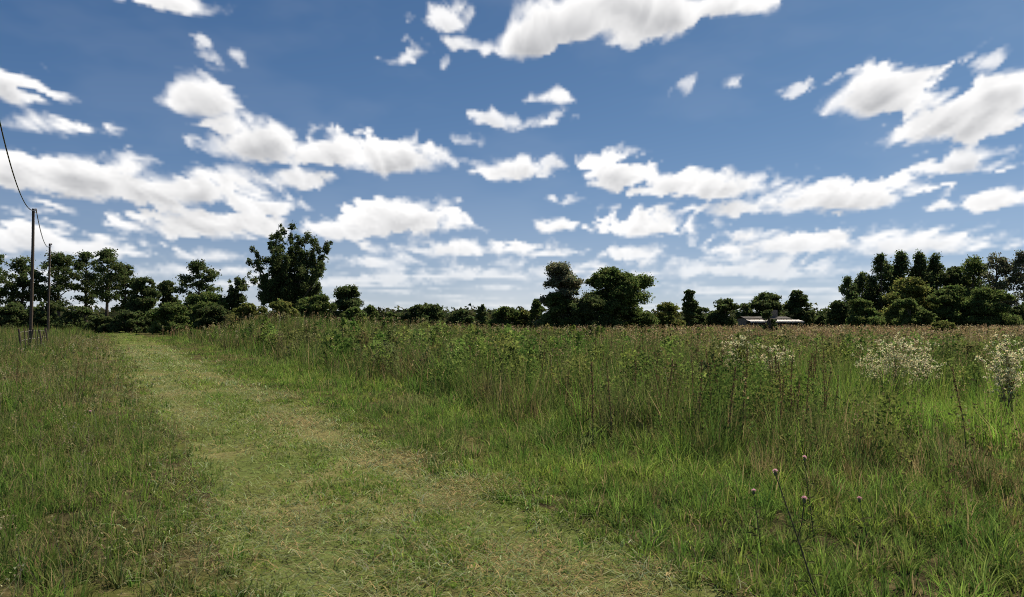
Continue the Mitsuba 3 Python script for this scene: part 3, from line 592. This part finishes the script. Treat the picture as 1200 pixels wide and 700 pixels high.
def meadow():
    rng = np.random.default_rng(3); M = Mass(); W = Mass(); S = Mass()
    def w_(x, y):
        u = across(x, y); return smooth(-.5, .6, u - 5.6 - 1.1 * (n2(x, y, .35, 8) - .5))
    def fresh(x, y): return np.exp(-((x - 7.6) / 2.9) ** 2 - ((y - 11.2) / 2.1) ** 2)          # a stand of plain bright grass
    def low(x, y): return np.maximum(np.exp(-((x - 3.6) / 2.2) ** 2 - ((y - 6.6) / 1.3) ** 2), np.exp(-((x - 5.6) / 2.0) ** 2 - ((y - 8.0) / 1.5) ** 2))              # trampled, lower grass at the near corner
    def brown(x, y): return smooth(17, 34, y) * smooth(.02, .36, x / y) + .25 * smooth(40, 80, y)
    for Y0, Y1, d, k, w, seg in ((3.0, 9, 96, 25, .0075, 3), (9, 16, 50, 20, .010, 2), (16, 30, 17, 15, .019, 2), (30, 60, 3.6, 11, .042, 1), (60, 130, .9, 9, .085, 1)):
        x, y = scatter(rng, lambda yy: d, Y0, Y1, lambda x, y: w_(x, y) * (.55 + .45 * smooth(.38, .6, n2(x, y, .7, 17)))); n = len(x)
        f, lo, br = fresh(x, y), low(x, y), brown(x, y)
        h = (.40 + .55 * rng.random(n)) * (.45 + 1.1 * n2(x, y, .55, 73)) * (.55 + .95 * smooth(.36, .64, n2(x, y, 1.15, 78))) * smooth(4.4, 6.8, across(x, y) + .6)
        h = h * (1 + .4 * smooth(9, 18, y)) * (1 - .5 * lo); h = h * (.76 + .24 * smooth(6.8, 9.8, across(x, y))) * (.62 + .76 * n2(x, y, .2, 79)); h = np.minimum(h, 1.05 + .2 * rng.random(n)); h = np.where(f > .4, .46 + .2 * rng.random(n), h)
        c = pick(rng, x, y, (G1, G3, G2, G3, G4, G1, (.16, .155, .07)), .4, 45) * .85; tn = rng.random(n) < .45 * lo; c[tn] = np.asarray((.22, .19, .095)) * (1 + .2 * rng.normal(size=(tn.sum(), 1)))
        cb = pick(rng, x, y, ((.20, .155, .085), (.15, .16, .065), (.25, .21, .115), (.125, .165, .05), (.185, .15, .08)), .25, 46)
        cf = pick(rng, x, y, (G5, (.16, .29, .05), (.19, .32, .055)), .55, 47)
        pb = rng.random(n) < br * .8; pf = rng.random(n) < f * 1.3
        c[pb] = cb[pb]; c[pf] = cf[pf]
        tufts(M, rng, x, y, k, .06 + .007 * Y0, h, w, .42, seg, c)
    M.build('meadow_grass', 'tall uncut grass of the field right of the track', 'grass')
    # leafy weeds: a stem with many small leaves
    for Y0, Y1, d, wk, nl in ((5, 11, 15, 1, 26), (11, 20, 9, 1.5, 22), (20, 45, 2.2, 2.6, 16)):
        x, y = scatter(rng, lambda yy: d, Y0, Y1, lambda x, y: w_(x, y) * (1 - np.clip(fresh(x, y) * 1.6, 0, 1)) * (1 - .85 * low(x, y)) * smooth(.40, .56, n2(x, y, .6, 18))); n = len(x)
        h = (.55 + .55 * rng.random(n)) * (.8 + .4 * n2(x, y, .4, 75)) * (.7 + .3 * smooth(5.8, 7.5, across(x, y))) * (1 + .2 * smooth(9, 16, y)); az = rng.uniform(0, 2 * PI, n); b = .05 + .2 * rng.random(n)
        col = pick(rng, x, y, ((.085, .135, .038), (.115, .175, .046), (.16, .205, .06), (.12, .12, .055)), .5, 48)
        W.blades(rng, x, y, h, .009 * wk + 0 * h, b, 3, col * .8, az=az)
        z = terrain(x, y)
        for j in range(nl):
            t = .12 + .88 * rng.random(n); r = (.015 + .085 * rng.random(n)) * (1.15 - .6 * t); a2 = rng.uniform(0, 2 * PI, n)
            C = np.stack([x + np.cos(az) * h * b * t * t + np.cos(a2) * r, y + np.sin(az) * h * b * t * t + np.sin(a2) * r, z + h * t], 1)
            N = unit(np.stack([np.cos(a2) * .5, np.sin(a2) * .5, .7 + 0 * a2], 1) + .4 * rng.normal(size=(n, 3)))
            W.leaves(rng, C, N, (.022 + .02 * rng.random(n)) * wk ** .8, col, .34)
    # bushy weeds, each a heap of leaves on many stems
    for Y0, Y1, d, ls, nl in ((6.5, 12, 2.6, .036, 560), (12, 22, 1.9, .056, 360), (22, 45, .75, .10, 180), (45, 100, .12, .20, 110)):
        x, y = scatter(rng, lambda yy: d, Y0, Y1, lambda x, y: w_(x, y) * smooth(6.2, 7.2, across(x, y)) * (1 - np.clip(fresh(x, y) * 2, 0, 1)) * (1 - np.clip(1.15 * low(x, y), 0, 1)) * np.maximum(smooth(.40, .55, n2(x, y, .3, 24)), np.exp(-((across(x, y) - 6.9) / .9) ** 2) * smooth(.34, .46, n2(x, y, .5, 25)))); n = len(x)
        hh = (.60 + .70 * rng.random(n)) * (1 - .25 * brown(x, y)) * (.65 + .7 * n2(x, y, .2, 79)); R = .18 + .42 * rng.random(n) ** 1.4
        col = pick(rng, x, y, ((.090, .150, .040), (.125, .200, .050), (.17, .23, .062), (.13, .15, .06)), .4, 50)
        for i in range(n):
            m = int(nl * (.6 + R[i])); t = rng.random(m) ** .7; a = rng.uniform(0, 2 * PI, m); q = np.sqrt(rng.random(m)) * R[i] * (.35 + 1.1 * np.sin(PI * (.12 + .80 * t))) * (.8 + .4 * np.sin(3 * a + i))
            C = np.stack([x[i] + q * np.cos(a), y[i] + q * np.sin(a), terrain(x[i], y[i]) + hh[i] * t * (1 - .25 * q / R[i])], 1)
            W.leaves(rng, C, unit(rng.normal(size=(m, 3)) + [0, 0, .6]), ls * (.6 + .8 * rng.random(m)), np.repeat(col[i:i + 1], m, 0) * (1 + .18 * rng.normal(size=(m, 1))), .42)
    W.build('leafy_weeds', 'mass of leafy green weeds in the field right of the track', 'weeds')
    # seed-headed weeds, brown and pale, thickest towards the far right
    for Y0, Y1, d, wk, nl in ((7, 14, 5, 1, 12), (14, 28, 6, 1.8, 10), (28, 60, 2.6, 3.4, 7), (60, 125, .55, 6.5, 6)):
        def ws(x, y): return w_(x, y) * (1 - np.clip(fresh(x, y) * 1.6, 0, 1)) * (.10 + .90 * np.clip(brown(x, y) + .25 * smooth(.5, .62, n2(x, y, .3, 20)), 0, 1))
        x, y = scatter(rng, lambda yy: d, Y0, Y1, ws); n = len(x)
        h = (.75 + .5 * rng.random(n)) * (.85 + .3 * n2(x, y, .3, 76)); az = rng.uniform(0, 2 * PI, n); b = .04 + .2 * rng.random(n)
        col = pick(rng, x, y, ((.21, .16, .09), (.28, .24, .14), (.16, .125, .075), (.36, .33, .21), (.22, .17, .10)), .2, 49)
        S.blades(rng, x, y, h, .006 * wk + 0 * h, b, 2, col * .7, az=az)
        z = terrain(x, y)
        for j in range(nl):
            t = .62 + .38 * rng.random(n)
            C = np.stack([x + np.cos(az) * h * b * t * t, y + np.sin(az) * h * b * t * t, z + h * t], 1) + rng.normal(size=(n, 3)) * [.022, .022, .01] * np.array(wk ** .7)
            S.leaves(rng, C, unit(rng.normal(size=(n, 3)) + [0, 0, .3]), .016 * wk, col, .6)
    S.build('seed_headed_weeds', 'dry brown and cream seed-headed weeds across the far field', 'weeds')
meadow()

# ------------------------------------------------------------------ single plants one can count
def vc(mesh, col, rng=None, spread=.12):
    V, F = mesh
    r = rng or np.random.default_rng(1)
    return dict(color=np.clip(np.asarray(col)[None] * (1 + spread * r.normal(size=(len(V), 1))), .005, .9))

def dock_protos():
    out = []
    for s in range(5):
        rng = np.random.default_rng(900 + s); H = rng.uniform(.95, 1.3)
        t = np.linspace(0, 1, 8); lean = rng.normal(size=2) * .07
        P = np.stack([lean[0] * t * t * H + .015 * np.sin(t * 5 + s), lean[1] * t * t * H, H * t - .03], 1)
        stem = tube(P, .0055 - .0035 * t, 5)
        tt = .42 + .58 * rng.random(300); C = np.stack([np.interp(tt, t, P[:, k]) for k in range(3)], 1)
        whorl = .5 + .5 * np.sin(tt * 60); C = C + rng.normal(size=C.shape) * (.007 + .010 * whorl ** 3)[:, None] * (1.25 - tt[:, None] * .7)
        V, F = leaf_tris(C, unit(rng.normal(size=C.shape)), .011, rng, .6)
        cs = np.repeat(tint(rng, len(C), (.12, .085, .05), .4), 3, 0)
        tl = .05 + .35 * rng.random(9); Cl = np.stack([np.interp(tl, t, P[:, k]) for k in range(3)], 1); a = rng.uniform(0, 2 * PI, 9)
        Cl = Cl + np.stack([np.cos(a), np.sin(a), 0 * a], 1) * .07
        L = leaf_tris(Cl, unit(np.stack([np.cos(a), np.sin(a), 1 + 0 * a], 1)), .085, rng, .28)
        out.append((mikit.ply(stem, 'stem_skin', smooth=True, **vc(stem, (.10, .075, .045))), mikit.ply((V, F), 'leaf', color=cs), mikit.ply(L, 'leaf', **vc(L, (.07, .09, .03)))))
    return out
def docks():
    rng = np.random.default_rng(12); pr = dock_protos(); n = 0
    spots = [(695, 9.2), (716, 9.8), (742, 11.5), (781, 10.4), (818, 9.6), (853, 8.8), (869, 9.4), (664, 12), (633, 14), (905, 12.5), (1128, 8.4), (1003, 15)]
    spots = [((px - 600) / 924 * Y, Y) for px, Y in spots]
    while len(spots) < 110:
        Y = 8.5 + 19 * rng.random() ** 1.3; x = rng.uniform(-.35, .42) * Y
        if across(x, Y) > 7.0 and rng.random() < smooth(.42, .58, n2(x, Y, .4, 14)) and not (5.4 < x < 11 and 9.5 < Y < 13.6): spots.append((x, Y))
    for x, Y in spots:
        k = numbered('dock_stalk'); say(k, 'dark brown dock seed stalk standing upright in the weeds right of the track', 'weed', 'dark dock stalks in the weeds')
        m = T().translate([x, Y, float(terrain(x, Y))]).rotate([0, 0, 1], rng.uniform(0, 360)).scale(rng.uniform(.85, 1.15))
        a, b, c = pr[n % 5]; n += 1
        scene[k + '__stem'] = {**a, 'to_world': m}; scene[k + '__seed_spike'] = {**b, 'to_world': m}; scene[k + '__foliage'] = {**c, 'to_world': m}
    for (px, Y, lab) in ((23, 17, 'dark dead stalk in the left grass near the picture edge'), (86, 13.5, 'leaning dark dead stalk in the left grass'), (97, 15, 'short dark stalk beside the leaning one left of the track')):
        k = numbered('dead_stalk'); say(k, lab, 'weed'); x = (px - 600) / 924 * Y
        m = T().translate([x, Y, float(terrain(x, Y))]).rotate([0, 0, 1], rng.uniform(0, 360)).rotate([1, 0, 0], 8).scale(.85)
        a, b, c = pr[n % 5]; n += 1
        scene[k + '__stem'] = {**a, 'to_world': m}; scene[k + '__seed_spike'] = {**b, 'to_world': m}
docks()

def flowering_weed(px, Y, H, Wd, label, seed, dens=1.0):
    """Branched weed topped with pale cream fluffy heads."""
    rng = np.random.default_rng(seed); x = (px - 600) / 924 * Y; z = float(terrain(x, Y)); base = np.array([x, Y, z])
    k = numbered('pale_flowering_weed'); say(k, label, 'weed', 'cream flowering weeds in the field')
    stems, C, L = [], [], []
    for i in range(int(11 * dens)):
        a = rng.random() * 2 * PI; r = Wd / 2 * math.sqrt(rng.random()); tip = base + [math.cos(a) * r, math.sin(a) * r * .7, H * (1 - .35 * (2 * r / Wd) ** 2) * rng.uniform(.86, 1)]
        foot = base + [math.cos(a) * r * .25, math.sin(a) * r * .25, -.02]; t = np.linspace(0, 1, 6)[:, None]
        P = foot + (tip - foot) * t + np.array([math.cos(a), math.sin(a), 0]) * (-.06 * np.sin(PI * t)); stems.append(tube(P, np.linspace(.009, .003, 6), 4))
        for j in range(9):
            q = rng.uniform(.5, 1); p0 = np.array([np.interp(q, t[:, 0], P[:, d]) for d in range(3)]); ang = rng.random() * 2 * PI; ln = rng.uniform(.06, .2)
            p1 = p0 + [math.cos(ang) * ln, math.sin(ang) * ln, ln * rng.uniform(.3, .9)]; stems.append(tube([p0, (p0 + p1) / 2 + [0, 0, -.01], p1], [.004, .003, .002], 3, False))
            for h in range(3): C.append(p1 + rng.normal(size=3) * [.035, .035, .02])
        for j in range(16):
            q = rng.uniform(.1, .8); L.append(np.array([np.interp(q, t[:, 0], P[:, d]) for d in range(3)]) + rng.normal(size=3) * .05)
    S = join(stems); part(k, 'stem', S, 'stem_skin', **vc(S, (.22, .19, .10)))
    C = np.array(C); C = np.repeat(C, 7, 0) + rng.normal(size=(len(C) * 7, 3)) * .013
    m = leaf_tris(C, unit(rng.normal(size=C.shape) + [0, 0, .6]), .016, rng, .7)
    kk = part(k, 'flower_heads', m, 'leaf', color=np.repeat(tint(rng, len(C), (.56, .56, .37), .14), 3, 0)); labels[kk] = {'label': 'many cream fluffy flower heads', 'kind': 'stuff'}
    L = np.array(L); m = leaf_tris(L, unit(rng.normal(size=L.shape) + [0, 0, .8]), .05, rng, .3); kk = part(k, 'foliage', m, 'leaf', color=np.repeat(tint(rng, len(L), (.12, .14, .06), .2), 3, 0))
flowering_weed(1050, 13.5, 1.24, 1.10, 'wide cream flowering weed above the bright grass, largest of its kind', 31, 1.5)
flowering_weed(1022, 14.4, 1.08, .5, 'smaller cream flowering weed touching the left side of the widest one', 33, .8)
flowering_weed(1082, 14.2, 1.16, .55, 'cream flowering weed touching the right side of the widest one', 34, .8)
flowering_weed(1182, 11.2, 1.36, .62, 'tall cream flowering weed at the right edge of the picture', 32, 1.1)
flowering_weed(872, 15.5, 1.36, .9, 'far cream flowering weed right of the picture centre', 35, .9)
flowering_weed(905, 14.5, 1.24, .8, 'far cream flowering weed below the upright bush', 36, .8)

def thistle(px, pbase, Y, H, lean, heads, label, seed, r=.006):
    rng = np.random.default_rng(seed); x = (pbase - 600) / 924 * Y; z = float(terrain(x, Y)); k = numbered('pink_thistle'); say(k, label, 'thistle', 'pink flowered thistles beside the track')
    dx = (px - pbase) / 924 * Y
    t = np.linspace(0, 1, 10); P = np.stack([x + dx * t ** 1.1, Y + lean * t, z - .02 + H * t], 1)
    part(k, 'stem', tube(P, np.linspace(r, r * .45, 10), 6), 'stem_skin', smooth=True, **vc(tube(P, np.linspace(r, r * .45, 10), 6), (.055, .05, .03)))
    tips = [P[-1]]
    for i in range(heads - 1):
        q = rng.uniform(.35, .8); p0 = np.array([np.interp(q, t, P[:, d]) for d in range(3)]); a = rng.uniform(0, 2 * PI); ln = rng.uniform(.12, .28)
        p1 = p0 + [math.cos(a) * ln * .55, math.sin(a) * ln * .3, ln]; B = tube([p0, p0 + (p1 - p0) * .5 + [math.cos(a) * .03, 0, -.02], p1], [.004, .0035, .003], 5)
        part(k, 'branch', B, 'stem_skin', smooth=True, **vc(B, (.055, .05, .03))); tips.append(p1)
    for i, p in enumerate(tips):
        B = tube([p + [0, 0, h] for h in (-.012, -.004, .008, .018)], [.004, .010, .010, .006], 8)
        h = part(k, 'flower_head', B, 'stem_skin', smooth=True, **vc(B, (.07, .085, .04)))
        n = 90; d = unit(rng.normal(size=(n, 3)) * [1, 1, .5] + [0, 0, 1.1]); m = leaf_tris(p + [0, 0, .016] + d * .013, unit(np.cross(d, rng.normal(size=(n, 3)))), .010, rng, .3)
        scene[h + '__petals'] = mikit.ply(m, 'leaf', color=np.repeat(tint(rng, n, (.68, .46, .53), .2), 3, 0))
    for i in range(14):
        q = rng.uniform(.08, .8); p0 = np.array([np.interp(q, t, P[:, d]) for d in range(3)]); a = rng.uniform(0, 2 * PI); d = np.array([math.cos(a), math.sin(a), .35]); ln = rng.uniform(.05, .11) * (1.2 - q * .7)
        s = np.cross(d, [0, 0, 1]); w = .011
        V = np.array([p0, p0 + d * ln * .3 + s * w * 1.6, p0 + d * ln * .45 + s * w * .5, p0 + d * ln * .65 + s * w * 1.2, p0 + d * ln + [0, 0, -.02], p0 + d * ln * .65 - s * w * 1.2, p0 + d * ln * .45 - s * w * .5, p0 + d * ln * .3 - s * w * 1.6])
        F = np.array([[0, i1, i1 + 1] for i1 in range(1, 7)]); part(k, 'leaf', (V, F), 'leaf', **vc((V, F), (.08, .10, .04)))
thistle(917, 957, 4.55, .74, .15, 2, 'tall dark stemmed thistle with pink heads in the foreground right of the track', 61)
thistle(944, 952, 5.6, .62, .05, 1, 'slender thistle whose pink head is the uppermost, behind the tall foreground thistle', 62, .004)
thistle(884, 890, 5.5, .42, .05, 1, 'low thistle with a small pink head left of the tall foreground thistle', 63, .004)
thistle(1008, 1015, 5.6, .32, .05, 1, 'low thistle with one pink head right of the tall foreground thistle', 64, .004)
thistle(105, 104, 9.5, .52, .05, 1, 'small plant with pinkish white flower in the left grass', 65, .004)
